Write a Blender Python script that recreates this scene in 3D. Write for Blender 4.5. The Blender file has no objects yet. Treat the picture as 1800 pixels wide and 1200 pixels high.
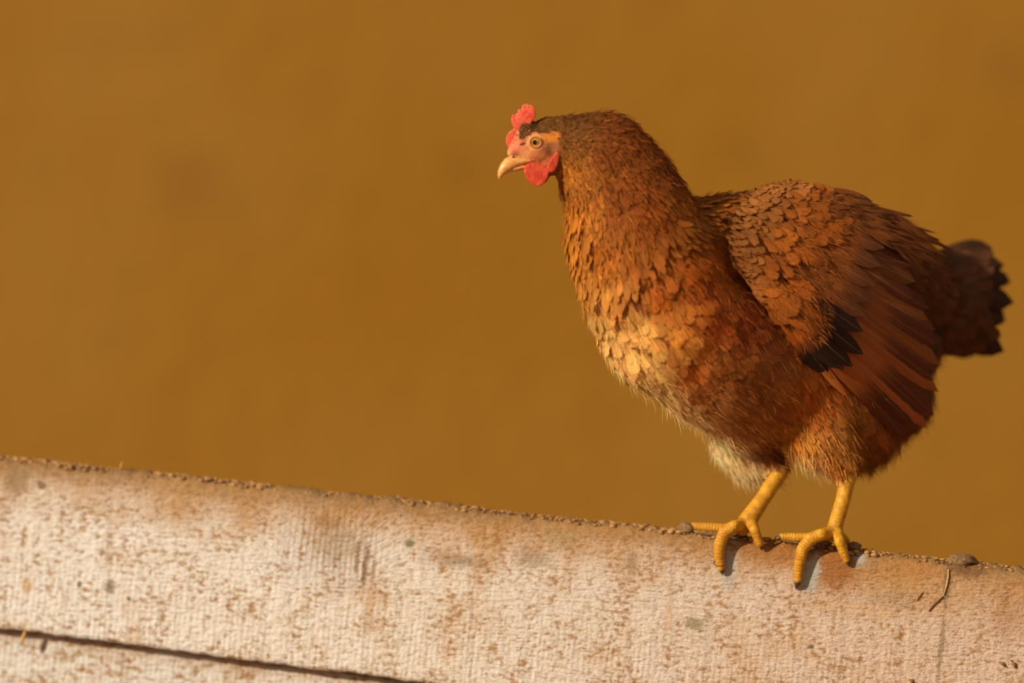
import bpy, bmesh, math, random
import numpy as np
from mathutils import Vector, Matrix
from mathutils.bvhtree import BVHTree

random.seed(7)
rng = np.random.default_rng(7)
scene = bpy.context.scene
COL = scene.collection

# ------------------------------------------------------------------ camera, world, sun, exposure
S = 0.0005            # metres per photo pixel at the hen's distance (y = 0)
D = 3.0               # camera distance to that plane
H = 1.0               # camera height
cam_d = bpy.data.cameras.new('camera'); cam = bpy.data.objects.new('camera', cam_d); COL.objects.link(cam)
cam_d.sensor_width = 36; cam_d.lens = 36 * D / (1800 * S)
cam.location = (0, -D, H); cam.rotation_euler = (math.pi / 2, 0, 0)
cam_d.clip_start = 0.05; cam_d.clip_end = 60
cam_d.dof.use_dof = True; cam_d.dof.focus_distance = D - 0.055; cam_d.dof.aperture_fstop = 1.5
scene.camera = cam

w = bpy.data.worlds.new('world'); scene.world = w; w.use_nodes = True
bg = w.node_tree.nodes['Background']; bg.inputs[0].default_value = (0.92, 0.74, 0.56, 1); bg.inputs[1].default_value = 0.36

SUN_AZ, SUN_EL = math.radians(55), math.radians(23)   # left of the camera axis, above the horizon
sd = bpy.data.lights.new('sun', 'SUN'); sun = bpy.data.objects.new('sun', sd); COL.objects.link(sun)
sd.energy = 5.15; sd.angle = math.radians(1.6); sd.color = (1.0, 0.83, 0.58)
sun.location = (-3, -2, 3)
to_sun = Vector((-math.sin(SUN_AZ) * math.cos(SUN_EL), -math.cos(SUN_AZ) * math.cos(SUN_EL), math.sin(SUN_EL)))
sun.rotation_euler = to_sun.to_track_quat('Z', 'Y').to_euler()

vs = scene.view_settings
vs.view_transform = 'Standard'; vs.look = 'None'; vs.gamma = 1.0; vs.exposure = 0.0; vs.use_curve_mapping = False
scene.cycles.transparent_max_bounces = 24
scene.cycles.max_bounces = 6

# ------------------------------------------------------------------ helpers
def P(px, py, yp=0.0):
    """photo pixel at depth yp (in pixels of S behind the hen plane) -> world point"""
    k = (D + yp * S) / D
    return Vector(((px - 900) * S * k, yp * S, H + (600 - py) * S * k))

def PX(v):
    k = D / (v[1] + D)
    return (v[0] * k / S + 900, 600 - (v[2] - H) * k / S, v[1] / S)

def lin(r, g, b):
    f = lambda c: (c / 255 / 12.92) if c / 255 <= 0.04045 else ((c / 255 + 0.055) / 1.055) ** 2.4
    return (f(r), f(g), f(b))

def link(name, me, mat=None, parent=None):
    o = bpy.data.objects.new(name, me); COL.objects.link(o)
    if mat: me.materials.append(mat)
    if parent: o.parent = parent; o.matrix_parent_inverse = parent.matrix_world.inverted()
    return o

def mesh_np(name, V, F, smooth=True):
    me = bpy.data.meshes.new(name)
    me.from_pydata([tuple(v) for v in V], [], F); me.update()
    if smooth: me.polygons.foreach_set('use_smooth', [True] * len(me.polygons))
    return me

def empty(name, loc):
    o = bpy.data.objects.new(name, None); COL.objects.link(o); o.location = loc
    o.matrix_world = Matrix.Translation(loc)
    return o

def tag(o, label=None, cat=None, group=None, kind=None):
    if label: o['label'] = label
    if cat: o['category'] = cat
    if group: o['group'] = group
    if kind: o['kind'] = kind
    return o

class NT:
    def __init__(s, name):
        s.m = bpy.data.materials.new(name); s.m.use_nodes = True
        s.t = s.m.node_tree; s.n = s.t.nodes; s.l = s.t.links
        s.b = s.n['Principled BSDF']; s.out = s.n['Material Output']
    def put(s, sock, v):
        if isinstance(v, bpy.types.NodeSocket): s.l.new(v, sock)
        elif v is not None:
            if sock.type == 'RGBA' and len(v) == 3: v = (*v, 1)
            sock.default_value = v
    def math(s, op, a, b=None, c=None, clamp=False):
        n = s.n.new('ShaderNodeMath'); n.operation = op; n.use_clamp = clamp
        s.put(n.inputs[0], a); s.put(n.inputs[1], b); s.put(n.inputs[2], c)
        return n.outputs[0]
    def vmath(s, op, a, b=None):
        n = s.n.new('ShaderNodeVectorMath'); n.operation = op
        s.put(n.inputs[0], a); s.put(n.inputs[1], b)
        return n.outputs['Value'] if op in ('LENGTH', 'DISTANCE', 'DOT_PRODUCT') else n.outputs[0]
    def sep(s, v):
        n = s.n.new('ShaderNodeSeparateXYZ'); s.put(n.inputs[0], v); return n.outputs
    def comb(s, x, y, z):
        n = s.n.new('ShaderNodeCombineXYZ')
        for i, q in enumerate((x, y, z)): s.put(n.inputs[i], q)
        return n.outputs[0]
    def noise(s, vec, scale, detail=3, rough=0.55, dist=0.0):
        n = s.n.new('ShaderNodeTexNoise'); s.put(n.inputs['Vector'], vec)
        n.inputs['Scale'].default_value = scale; n.inputs['Detail'].default_value = detail
        n.inputs['Roughness'].default_value = rough; n.inputs['Distortion'].default_value = dist
        return n.outputs[0]
    def ss(s, x, a, b, lo=0.0, hi=1.0):
        n = s.n.new('ShaderNodeMapRange'); n.interpolation_type = 'SMOOTHSTEP'
        s.put(n.inputs[0], x); s.put(n.inputs[1], a); s.put(n.inputs[2], b); s.put(n.inputs[3], lo); s.put(n.inputs[4], hi)
        return n.outputs[0]
    def mix(s, f, a, b, mode='MIX'):
        n = s.n.new('ShaderNodeMix'); n.data_type = 'RGBA'; n.blend_type = mode
        s.put(n.inputs[0], f); s.put(n.inputs[6], a); s.put(n.inputs[7], b)
        return n.outputs[2]
    def attr(s, name):
        n = s.n.new('ShaderNodeAttribute'); n.attribute_name = name; return n.outputs
    def obj(s): return s.n.new('ShaderNodeTexCoord').outputs['Object']
    def bump(s, h, dist, strength=1.0, nrm=None):
        n = s.n.new('ShaderNodeBump'); n.inputs['Strength'].default_value = strength
        n.inputs['Distance'].default_value = dist; s.put(n.inputs['Height'], h)
        if nrm: s.put(n.inputs['Normal'], nrm)
        return n.outputs[0]
    def set(s, **k):
        for a, v in k.items(): s.put(s.b.inputs[a.replace('_', ' ')], v)

# ------------------------------------------------------------------ materials of the setting
def mat_wall():
    t = NT('ochre_plaster'); c = t.obj()
    n = t.noise(c, 1.3, 4); n2 = t.noise(c, 14, 3)
    col = t.mix(t.ss(n, 0.3, 0.72), lin(140, 99, 30), lin(146, 108, 46))
    col = t.mix(t.math('MULTIPLY', t.ss(n2, 0.55, 0.8), 0.25), col, lin(126, 88, 34))
    for (x, z, r) in STAIN_WALL:
        d = t.vmath('DISTANCE', c, (x, 0.0, z))
        m = t.math('MULTIPLY', t.ss(d, r, r * 0.1), 0.22)
        col = t.mix(m, col, lin(100, 70, 30))
    t.set(Base_Color=col, Roughness=0.95, Normal=t.bump(n2, 0.01, 0.5)); t.b.inputs['Specular IOR Level'].default_value = 0.1
    return t.m

def mat_simple(name, col, rough=0.9, scale=30, var=0.3):
    t = NT(name); n = t.noise(t.obj(), scale, 4)
    dark = tuple(c * (1 - var) for c in col)
    t.set(Base_Color=t.mix(t.ss(n, 0.3, 0.7), dark, col), Roughness=rough, Normal=t.bump(n, 0.002, 0.6))
    return t.m

# ------------------------------------------------------------------ fence frame of reference
WALL_Y = 2.0
def yb(px): return (-40 - 0.13 * (px - 1310))       # depth (px units) of the fence face along the picture
T0 = P(0, 805, yb(0)); T1 = P(1800, 1001, yb(1800))
e1 = (T1 - T0).normalized()
e3 = Vector((0, 0, 1)).cross(e1).normalized()       # into the fence (away from the viewer)
e2 = e1.cross(e3) * -1
if e2.z < 0: e2 = -e2
if e3.y < 0: e3 = -e3
ORG = P(900, 903, yb(900))
t_ = (ORG - T0).dot(e1); ORG = T0 + e1 * t_
MB = Matrix(((e1.x, e3.x, e2.x, ORG.x), (e1.y, e3.y, e2.y, ORG.y), (e1.z, e3.z, e2.z, ORG.z), (0, 0, 0, 1)))
MBI = MB.inverted()
CAMP = Vector((0, -D, H))
def on_face(px, py, off=0.0):
    """photo pixel -> fence local coordinates on the plane y = off"""
    d = MBI.to_3x3() @ (P(px, py, 0) - CAMP); o = MBI @ CAMP
    k = (off - o.y) / d.y
    return o + d * k

zb = [on_face(px, py) for px, py in ((0, 1104), (740, 1200))]
BS = (zb[1].z - zb[0].z) / (zb[1].x - zb[0].x); B0 = zb[0].z - BS * zb[0].x   # lower edge of top plank: z = B0 + BS x

STAIN_WALL = []
for px, py, r in ((1305, 272, .05), (1765, 120, .07), (808, 300, .05), (350, 330, .09), (1090, 350, .06)):
    v = P(px, py, WALL_Y / S); STAIN_WALL.append((v.x, v.z, r))

def pl(r, g, b): return lin(r * .98, min(255, g * 1.05), min(255, b * 1.16))
def mat_plank(name, top=True):
    t = NT(name); c = t.obj(); x, y, z = t.sep(c)
    warp = t.noise(c, 9, 2)
    # fibres running along the plank
    kx, kz = (on_face(585, 925).x, on_face(585, 925).z) if top else (-0.9, -0.2)
    dk = t.vmath('LENGTH', t.comb(t.math('MULTIPLY', t.math('SUBTRACT', x, kx), 0.75), 0.0, t.math('SUBTRACT', z, kz - 0.012)))
    knot = t.ss(dk, 0.055, 0.006)
    zz = t.math('ADD', z, t.math('MULTIPLY', knot, 0.03))
    grain = t.noise(t.comb(t.math('MULTIPLY', x, 60), t.math('MULTIPLY', y, 300), t.math('MULTIPLY', t.math('ADD', zz, t.math('MULTIPLY', warp, 0.02)), 420)), 1.0, 4, 0.6)
    # saw marks standing across it
    saw = t.math('SINE', t.math('ADD', t.math('MULTIPLY', x, 2 * math.pi / 0.0052), t.math('MULTIPLY', t.noise(t.comb(t.math('MULTIPLY', x, 40), 0.0, t.math('MULTIPLY', z, 12)), 1.0, 2), 9.0)))
    sawn = t.noise(t.comb(t.math('MULTIPLY', x, 330), 0.0, t.math('MULTIPLY', z, 28)), 1.0, 3, 0.6)
    low = t.ss(z, -0.05, -0.125, 0.12, .75)
    sawm = t.math('MULTIPLY', t.math('ADD', t.math('MULTIPLY', saw, 0.35), t.math('MULTIPLY', t.math('SUBTRACT', sawn, 0.5), 2.2)), low)
    spk = t.noise(t.comb(t.math('MULTIPLY', x, 150), t.math('MULTIPLY', y, 200), t.math('MULTIPLY', z, 260)), 1.0, 3, 0.65)
    blo = t.noise(c, 16, 4, 0.6); big = t.noise(c, 4.5, 3)
    white = t.mix(t.ss(big, 0.35, 0.65), pl(228, 214, 198), pl(222, 204, 184))
    tan = pl(196, 150, 104)
    right = t.ss(x, -0.25, 0.45, 0.0, 0.72)  # tanner to the right: worn whitewash, partly light fall-off painted into the colour
    col = t.mix(right, white, pl(190, 148, 116))
    col = t.mix(t.math('MULTIPLY', t.ss(blo, 0.5, 0.72), 0.55), col, tan)
    # worn upper edge
    if top:
        wv = t.math('ADD', z, t.math('MULTIPLY', t.math('SUBTRACT', blo, 0.5), 0.06))
        col = t.mix(t.ss(wv, -0.058, 0.0, 0.0, 0.9), col, pl(178, 126, 72))
        col = t.mix(t.ss(t.math('ADD', z, t.math('MULTIPLY', t.math('SUBTRACT', spk, 0.5), 0.03)), -0.020, 0.0, 0.0, 0.8), col, pl(126, 92, 56))
        col = t.mix(t.math('MULTIPLY', t.math('MULTIPLY', knot, t.ss(saw, 0.2, 0.9)), 0.6), col, pl(120, 86, 58))
    else:
        col = t.mix(0.35, col, pl(205, 195, 180))
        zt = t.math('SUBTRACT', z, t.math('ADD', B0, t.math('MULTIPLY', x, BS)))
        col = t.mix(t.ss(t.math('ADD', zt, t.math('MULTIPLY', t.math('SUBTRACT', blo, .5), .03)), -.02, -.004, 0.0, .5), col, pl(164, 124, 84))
    patch = t.ss(t.noise(c, 34, 3, .6), .36, .64)
    col = t.mix(t.math('MULTIPLY', t.math('MULTIPLY', t.ss(sawm, 0.12, 0.95), patch), 0.6), col, pl(184, 142, 96))
    col = t.mix(t.math('MULTIPLY', t.ss(grain, 0.5, 0.7), 0.6), col, pl(176, 130, 82))
    col = t.mix(t.math('MULTIPLY', t.ss(t.math('ADD', spk, t.math('MULTIPLY', t.math('SUBTRACT', patch, .5), .12)), 0.5, 0.68), 0.9), col, pl(158, 110, 60))
    col = t.mix(t.math('MULTIPLY', t.ss(t.noise(c, 210, 2, 0.5), 0.70, 0.78), 0.8), col, pl(92, 66, 34))
    # stains with places of their own
    if top:
        for px, py, rx, ry, cc, st in STAINS:
            q = on_face(px, py)
            d = t.vmath('LENGTH', t.comb(t.math('DIVIDE', t.math('SUBTRACT', x, q.x), rx * S), 0.0, t.math('DIVIDE', t.math('SUBTRACT', z, q.z), ry * S)))
            d = t.math('ADD', d, t.math('MULTIPLY', t.math('SUBTRACT', t.math('ADD', t.math('MULTIPLY', spk, .6), t.math('MULTIPLY', blo, .4)), 0.5), 4.5))
            col = t.mix(t.math('MULTIPLY', t.ss(d, 1.1, 0.35), st), col, pl(*cc))
    h = t.math('ADD', t.math('MULTIPLY', grain, 0.8), t.math('ADD', t.math('MULTIPLY', sawm, 0.16), t.math('MULTIPLY', spk, -1.1)))
    t.set(Base_Color=col, Roughness=0.85, Normal=t.bump(h, 0.0024, 0.95)); t.b.inputs['Specular IOR Level'].default_value = 0.2
    return t.m

STAINS = [
    (30, 842, 26, 34, (150, 118, 78), .8), (72, 852, 8, 8, (110, 78, 40), .8), (195, 1032, 16, 16, (128, 104, 66), .85),
    (48, 1030, 12, 16, (196, 150, 100), .8), (227, 1052, 6, 5, (74, 70, 30), .9), (140, 1027, 5, 6, (80, 70, 30), .8),
    (300, 880, 60, 70, (184, 138, 90), .4), (395, 850, 150, 34, (172, 124, 76), .5),
    (590, 950, 55, 40, (165, 135, 105), .6), (628, 985, 5, 40, (140, 90, 40), .7), (641, 1002, 6, 46, (126, 78, 34), .8), (655, 1008, 4, 26, (140, 90, 40), .7), (650, 1060, 10, 60, (196, 148, 104), .6),
    (575, 918, 40, 14, (150, 100, 50), .6), (810, 985, 75, 16, (150, 122, 96), .7), (720, 955, 12, 8, (90, 80, 40), .8),
    (935, 980, 40, 22, (150, 120, 92), .6), (985, 945, 40, 26, (160, 132, 80), .5), (1110, 990, 14, 26, (140, 104, 66), .6),
    (1222, 1096, 18, 12, (140, 122, 90), .8), (1425, 1136, 7, 7, (90, 70, 40), .9), (1175, 1080, 6, 40, (190, 140, 90), .5),
    (1360, 965, 70, 40, (158, 94, 38), .7), (1470, 1000, 60, 56, (150, 88, 36), .85), (1400, 935, 60, 14, (96, 58, 28), .8),
    (1283, 1000, 16, 45, (178, 166, 146), .85), (1425, 1010, 18, 44, (172, 162, 146), .9), (1512, 985, 16, 24, (168, 156, 136), .8),
    (1540, 960, 60, 12, (92, 56, 30), .8), (1600, 1000, 70, 36, (176, 116, 58), .6), (1665, 1030, 9, 60, (112, 92, 66), .8),
    (1655, 1130, 6, 90, (132, 104, 78), .7), (1700, 995, 40, 22, (112, 74, 42), .8), (1780, 1080, 50, 60, (168, 118, 82), .55),
    (1500, 1070, 120, 20, (196, 150, 108), .5), (1060, 930, 160, 14, (176, 124, 74), .5), (1570, 1050, 60, 26, (158, 126, 96), .5),
]

# ------------------------------------------------------------------ the setting
def box_mesh(name, x0, x1, y0, y1, z0, z1):
    V = [(x, y, z) for z in (z0, z1) for y in (y0, y1) for x in (x0, x1)]
    F = [(0, 2, 3, 1), (4, 5, 7, 6), (0, 1, 5, 4), (2, 6, 7, 3), (0, 4, 6, 2), (1, 3, 7, 5)]
    return mesh_np(name, V, F, False)

wall = link('wall_back', box_mesh('wall_back', -4, 5, 0, 0.15, 0, 3.2), mat_wall()); wall.location = (0, WALL_Y, 0)
tag(wall, 'plain ochre brown plastered wall far behind the hen', kind='structure')
floor = link('floor', box_mesh('floor', -5, 5, -3.6, WALL_Y + 0.15, -0.08, 0), mat_simple('earth_floor', lin(168, 120, 70), 0.95, 20))
tag(floor, 'bare earth floor below the plank fence', kind='structure')

# ------------------------------------------------------------------ plank fence
fence = empty('plank_fence', (ORG.x, ORG.y, 0.0))
tag(fence, 'weathered whitewashed wooden plank fence the hen perches on', 'fence')
def vnoise(x, seed=0):
    """smooth 1-D value noise"""
    r = np.random.default_rng(seed); tab = r.random(4096)
    i = np.floor(x).astype(int); f = x - i; f = f * f * (3 - 2 * f)
    return tab[i % 4096] * (1 - f) + tab[(i + 1) % 4096] * f

def plank(ztop, zbot, mat, th=0.030, yoff=0.0, rough=1.0, seed=1, L=1.15, rr=0.011):
    xs = np.arange(-L, L + 1e-6, 0.003)
    prof = []                      # (y, z-anchor(1 top / 0 bottom), dz, roughness)
    nf = 18
    prof.append((th, 0, 0.0, 0)); prof.append((0.004, 0, 0.0, 0)); prof.append((0.001, 0, 0.0012, .2)); prof.append((0, 0, 0.004, .1))
    for k in range(1, nf): prof.append((0, k / nf, -rr * k / nf, 0.05))
    for k in range(0, 7):
        a = k / 6 * math.pi / 2
        prof.append((rr * (1 - math.cos(a)), 1, -rr * (1 - math.sin(a)), 0.3 + 0.7 * k / 6))
    prof.append((th * 0.7, 1, 0, 1)); prof.append((th - 0.003, 1, 0.0, 1)); prof.append((th, 1, -0.004, .5))
    V = []; n = len(prof)
    bumps = (vnoise(xs * 120, seed) - .5) * 0.0028 + (vnoise(xs * 320, seed + 1) - .5) * 0.0022 + (vnoise(xs * 18, seed + 2) - .5) * 0.003
    edge = (vnoise(xs * 60, seed + 5) - .5) * 0.0016 + (vnoise(xs * 200, seed + 6) - .5) * 0.0012
    for i, x in enumerate(xs):
        zt, zl = ztop(x), zbot(x)
        for (py, a, dz, ro) in prof:
            z = zl + (zt - zl) * min(a, 1) + dz
            if a >= 1: z += bumps[i] * ro * rough
            if a == 0: z += edge[i] * rough
            yy = py + (edge[(i * 7 + int(a * 40)) % len(xs)] * .4 if 0 < a < 1 else 0)
            V.append((x, yoff + yy, z))
    F = []
    for i in range(len(xs) - 1):
        for k in range(n):
            k2 = (k + 1) % n
            F.append((i * n + k, (i + 1) * n + k, (i + 1) * n + k2, i * n + k2))
    F.append(tuple(range(n - 1, -1, -1))); F.append(tuple((len(xs) - 1) * n + k for k in range(n)))
    me = mesh_np('plank', V, F); o = bpy.data.objects.new('plank', me); COL.objects.link(o); me.materials.append(mat)
    o.matrix_world = MB.copy(); bpy.context.view_layer.update()
    o.parent = fence; o.matrix_parent_inverse = Matrix.Translation((-ORG.x, -ORG.y, 0))
    bm = bmesh.new(); bm.from_mesh(me); bmesh.ops.recalc_face_normals(bm, faces=bm.faces); bm.to_mesh(me); bm.free()
    return o
zl = lambda x: B0 + BS * x
M_PLANK = mat_plank('whitewashed_plank')
M_PLANK2 = mat_plank('whitewashed_plank_grey', False)
p1 = plank(lambda x: 0.0, zl, M_PLANK, 0.032); p1['label'] = 'whitewashed top plank with worn brown upper edge'
p2 = plank(lambda x: zl(x) - 0.0015, lambda x: zl(x) - 0.155, M_PLANK2, 0.028, 0.018, 0.7, 21, rr=0.005); p2['label'] = 'greyer lower plank set back under the top plank'
p3 = plank(lambda x: zl(x) - 0.162, lambda x: zl(x) - 0.31, M_PLANK2, 0.028, 0.018, 0.7, 41, rr=0.005)
M_POST = mat_simple('post_wood', lin(150, 115, 80), 0.9, 60)
for u in (-0.98, 0.98):
    tp = MB @ Vector((u, 0.09, -0.02))
    o = link('post', box_mesh('post', -0.04, 0.04, -0.045, 0.045, 0.0, tp.z), M_POST, None)
    o.location = (tp.x, tp.y, 0); o.rotation_euler.z = math.atan2(e1.y, e1.x); bpy.context.view_layer.update()
    o.parent = fence; o.matrix_parent_inverse = Matrix.Translation((-ORG.x, -ORG.y, 0))

# ------------------------------------------------------------------ hen : one continuous body
hen = empty('hen', P(1390, 935, -30))
tag(hen, 'reddish brown hen with red comb and yellow legs perching on the plank fence', 'hen')

def chain(st, step=None):
    """interpolate stations (px, py, yp, r_inplane, r_depth)"""
    out = []
    for a, b in zip(st[:-1], st[1:]):
        d = math.dist(a[:3], b[:3]); n = max(1, int(d / (0.35 * min(a[3], b[3]))))
        for k in range(n): out.append(tuple(p + (q - p) * k / n for p, q in zip(a, b)))
    out.append(st[-1]); return out

TRUNK = []
HD = -22        # head stands this much nearer than first laid out
TRUNK += chain([(968, 250, -174, 42, 28), (1010, 255, -170, 50, 34), (1062, 285, -164, 84, 50), (1092, 340, -160, 98, 62),
                (1118, 420, -155, 118, 80), (1152, 500, -145, 127, 98), (1182, 562, -125, 128, 112), (1260, 610, -70, 135, 125),
                (1340, 630, -5, 150, 130), (1430, 640, 60, 140, 130), (1515, 640, 120, 118, 115)])
TRUNK += chain([(1150, 470, -140, 112, 80), (1262, 440, -75, 92, 80), (1380, 490, 10, 158, 125), (1440, 455, 60, 125, 112), (1540, 480, 130, 105, 100), (1610, 520, 185, 78, 75)])
TRUNK += chain([(1430, 640, 30, 140, 120), (1470, 720, 25, 88, 80)])
TRUNK += [(1500, 735, 90, 90, 95), (1570, 700, 140, 70, 78), (1300, 700, -10, 85, 95), (1590, 610, 170, 66, 72)]
# thighs
TRUNK += chain([(1420, 690, -25, 90, 70), (1445, 765, -36, 58, 52), (1480, 818, -48, 24, 24)])
TRUNK += chain([(1310, 700, 50, 70, 60), (1300, 765, 60, 46, 46), (1330, 806, 50, 34, 34), (1368, 826, 15, 20, 20)])
TRUNK += chain([(1290, 780, 60, 36, 36), (1318, 826, 55, 20, 22)])
# face
TRUNK += chain([(945, 260, HD - 158, 36, 26), (924, 257, HD - 163, 24, 17), (908, 262, HD - 166, 14, 11), (900, 268, HD - 167, 9, 8)])
TRUNK += chain([(908, 254, HD - 166, 10, 8), (927, 232, HD - 160, 20, 15)])
TRUNK += [(962, 285, HD - 156, 24, 22), (943, 284, HD - 160, 18, 16), (925, 274, HD - 162, 16, 14)]

def top_of(px, py, off): 
    v = on_face(px, py, off); return MB @ v
def face_pt(px, py, r):      # a bone point whose surface lies on the fence face
    return PX(top_of(px, py, -r * S))
def roof_pt(px, back, r):    # a bone point lying on the plank's upper edge
    q = on_face(px, 900, 0); return PX(MB @ Vector((q.x, back, r * S * 0.9)))

def bone(pts, rad): return [(p[0], p[1], p[2], r, r) for p, r in zip(pts, rad)]
LEGS = []
def toe_over(path, rads): return bone([face_pt(px, py, r * 1.03 + o) for (px, py, o), r in zip(path, rads)], rads)
kr = PX(MB @ Vector((on_face(1306, 920).x, 0.008, 0.010))); kl = PX(MB @ Vector((on_face(1462, 938).x, 0.006, 0.010)))
LEGS.append(bone([(1372, 828, 8), (1340, 878, -12), (1314, 915, kr[2]), (1305, 930, kr[2] - 2)], [15.5, 14, 17, 12]))
LEGS.append(bone([(1492, 830, -45), (1482, 878, -52), (1468, 925, kl[2]), (1462, 940, kl[2] - 2)], [15.5, 13.5, 14, 12]))
CLAWS = []
# right foot (seen left): middle toe over the face, outer toe, inner toe along the edge, hind toe behind
LEGS.append(bone([(1308, 922, kr[2])], [12]) + toe_over([(1290, 925, 4), (1273, 936, 3), (1265, 956, 1), (1264, 976, 0), (1268, 998, 0)], [11, 11.5, 11, 9.5, 7.5]))
LEGS.append(bone([(1320, 918, kr[2])], [11]) + toe_over([(1326, 930, 2), (1332, 946, 0), (1336, 956, 0)], [9.5, 8.5, 7]))
LEGS.append(bone([(1304, 925, kr[2]), (1275, 928, kr[2]), (1240, 926, kr[2] + 6), (1220, 924, kr[2] + 10)], [11, 8.5, 8, 7]))
LEGS.append(bone([(1316, 925, kr[2]), (1326, 930, kr[2] + 30), (1332, 938, kr[2] + 52)], [10, 8, 6]))
# left foot (seen right)
LEGS.append(bone([(1462, 936, kl[2])], [12]) + toe_over([(1444, 939, 4), (1424, 947, 3), (1411, 964, 1), (1406, 986, 0), (1402, 1020, 0)], [11, 11.5, 11, 10, 7.5]))
LEGS.append(bone([(1472, 934, kl[2])], [11]) + toe_over([(1476, 950, 3), (1482, 968, 0), (1488, 983, 0)], [10, 9, 7]))
LEGS.append(bone([(1456, 940, kl[2]), (1430, 944, kl[2]), (1395, 944, kl[2] + 6), (1374, 943, kl[2] + 10)], [11, 8.5, 8, 7]))
LEGS.append(bone([(1470, 938, kl[2]), (1482, 945, kl[2] + 30), (1490, 952, kl[2] + 52)], [10, 8, 6]))
CLAW_PTS = []
for li, (tip, r) in {2: ((1271, 1011), 5.5), 3: ((1340, 968), 4.5), 6: ((1399, 1036), 6), 7: ((1494, 997), 4.5)}.items():
    a = LEGS[li][-1]; CLAW_PTS.append((a[:3], face_pt(*tip, 2.0), r))
for li, dx in {4: -17, 8: -15}.items():
    a = LEGS[li][-1]; CLAW_PTS.append((a[:3], (a[0] + dx, a[1] + 6, a[2] + 3), 5))

def sphere_into(V, F, c, r, rd, nu=16, nv=10):
    base = len(V); cw = P(*c)
    for j in range(nv + 1):
        th = math.pi * j / nv
        for i in range(nu):
            ph = 2 * math.pi * i / nu
            V.append((cw.x + r * S * math.sin(th) * math.cos(ph), cw.y + rd * S * math.sin(th) * math.sin(ph), cw.z + r * S * math.cos(th)))
    for j in range(nv):
        for i in range(nu):
            a = base + j * nu + i; b = base + j * nu + (i + 1) % nu
            F.append((a, a + nu, b + nu, b))
def remeshed(name, stations, voxel, iters):
    V, F = [], []
    for s in stations: sphere_into(V, F, s[:3], s[3], s[4], 28 if s[3] > 30 else 14, 18 if s[3] > 30 else 10)
    me = bpy.data.meshes.new('tmp'); me.from_pydata(V, [], F)
    bm = bmesh.new(); bm.from_mesh(me); bmesh.ops.remove_doubles(bm, verts=bm.verts, dist=1e-7); bmesh.ops.recalc_face_normals(bm, faces=bm.faces); bm.to_mesh(me); bm.free()
    o = bpy.data.objects.new('tmp', me); COL.objects.link(o)
    m = o.modifiers.new('r', 'REMESH'); m.mode = 'VOXEL'; m.voxel_size = voxel
    m = o.modifiers.new('s', 'SMOOTH'); m.factor = 0.5; m.iterations = iters
    dg = bpy.context.evaluated_depsgraph_get(); dg.update()
    out = bpy.data.meshes.new_from_object(o.evaluated_get(dg)); out.name = name
    bpy.data.objects.remove(o)
    return out

leg_st = [q for l in LEGS for q in chain(l)]
body_me = remeshed('body', TRUNK + leg_st, 0.00135, 4)
nv = len(body_me.vertices)
BV = np.empty(nv * 3); body_me.vertices.foreach_get('co', BV); BV = BV.reshape(-1, 3)
body_me.polygons.foreach_set('use_smooth', [True] * len(body_me.polygons))
kk = D / (BV[:, 1] + D); BPX = np.stack([BV[:, 0] * kk / S + 900, 600 - (BV[:, 2] - H) * kk / S, BV[:, 1] / S], 1)

# skin colours: legs by distance to the leg bones, face by place on the head
bones = []
acc = 0
for l in LEGS:
    acc = 0.0
    for a, b in zip(l[:-1], l[1:]):
        A, B = np.array(P(*a[:3])), np.array(P(*b[:3])); bones.append((A, B, acc, a[3] * S)); acc += np.linalg.norm(B - A)
best = np.full(nv, 1e9); ring = np.zeros(nv)
for A, B, s0, r in bones:
    d = B - A; L2 = d @ d; tt = np.clip(((BV - A) @ d) / L2, 0, 1)
    dist = np.linalg.norm(BV - (A + tt[:, None] * d), axis=1) - r
    m = dist < best; best[m] = dist[m]; ring[m] = s0 + (tt * math.sqrt(L2))[m]
isleg = (best < 0.006) & (BPX[:, 1] > 815)
skin = np.tile(np.array(lin(120, 66, 34)), (nv, 1))
def blob(cx, cy, rx, ry, col, st=1.0, ydep=None):
    d = ((BPX[:, 0] - cx) / rx) ** 2 + ((BPX[:, 1] - cy) / ry) ** 2
    wgt = np.clip(1.6 - 1.6 * d, 0, 1) * st * (BPX[:, 0] < 1010) * (BPX[:, 1] < 340)
    skin[:] = skin * (1 - wgt[:, None]) + np.array(lin(*col)) * wgt[:, None]
blob(925, 265, 66, 56, (196, 122, 76)); blob(905, 275, 30, 26, (206, 140, 96)); blob(955, 292, 26, 18, (184, 96, 70), .8)
blob(968, 240, 20, 14, (212, 130, 48), .9); blob(970, 262, 16, 15, (150, 100, 66), .85); blob(905, 250, 20, 20, (226, 118, 92), .8)
blob(941, 250, 17, 16, (226, 164, 112), 1); blob(921, 240, 9, 12, (150, 96, 62), .7); blob(893, 279, 14, 14, (230, 172, 124), .8); 
yel = np.array(lin(222, 168, 34)); yel2 = np.array(lin(182, 122, 24))
mixv = (vnoise(BV[:, 0] * 300 + BV[:, 2] * 170, 3) * .6 + vnoise(BV[:, 2] * 700, 4) * .4)[:, None]
legc = yel * (1 - mixv) + yel2 * mixv
skin[isleg] = legc[isleg]
at = body_me.attributes.new('skin', 'FLOAT_COLOR', 'POINT'); at.data.foreach_set('color', np.concatenate([skin, np.ones((nv, 1))], 1).astype(np.float32).ravel())
at = body_me.attributes.new('ring', 'FLOAT', 'POINT'); at.data.foreach_set('value', np.where(isleg, ring, 0).astype(np.float32))
toe_w = np.where(isleg, np.clip((BPX[:, 1] - 895) / 30, .25, 1), 0)
at = body_me.attributes.new('toe', 'FLOAT', 'POINT'); at.data.foreach_set('value', toe_w.astype(np.float32))
at = body_me.attributes.new('isleg', 'FLOAT', 'POINT'); at.data.foreach_set('value', isleg.astype(np.float32))

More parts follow.
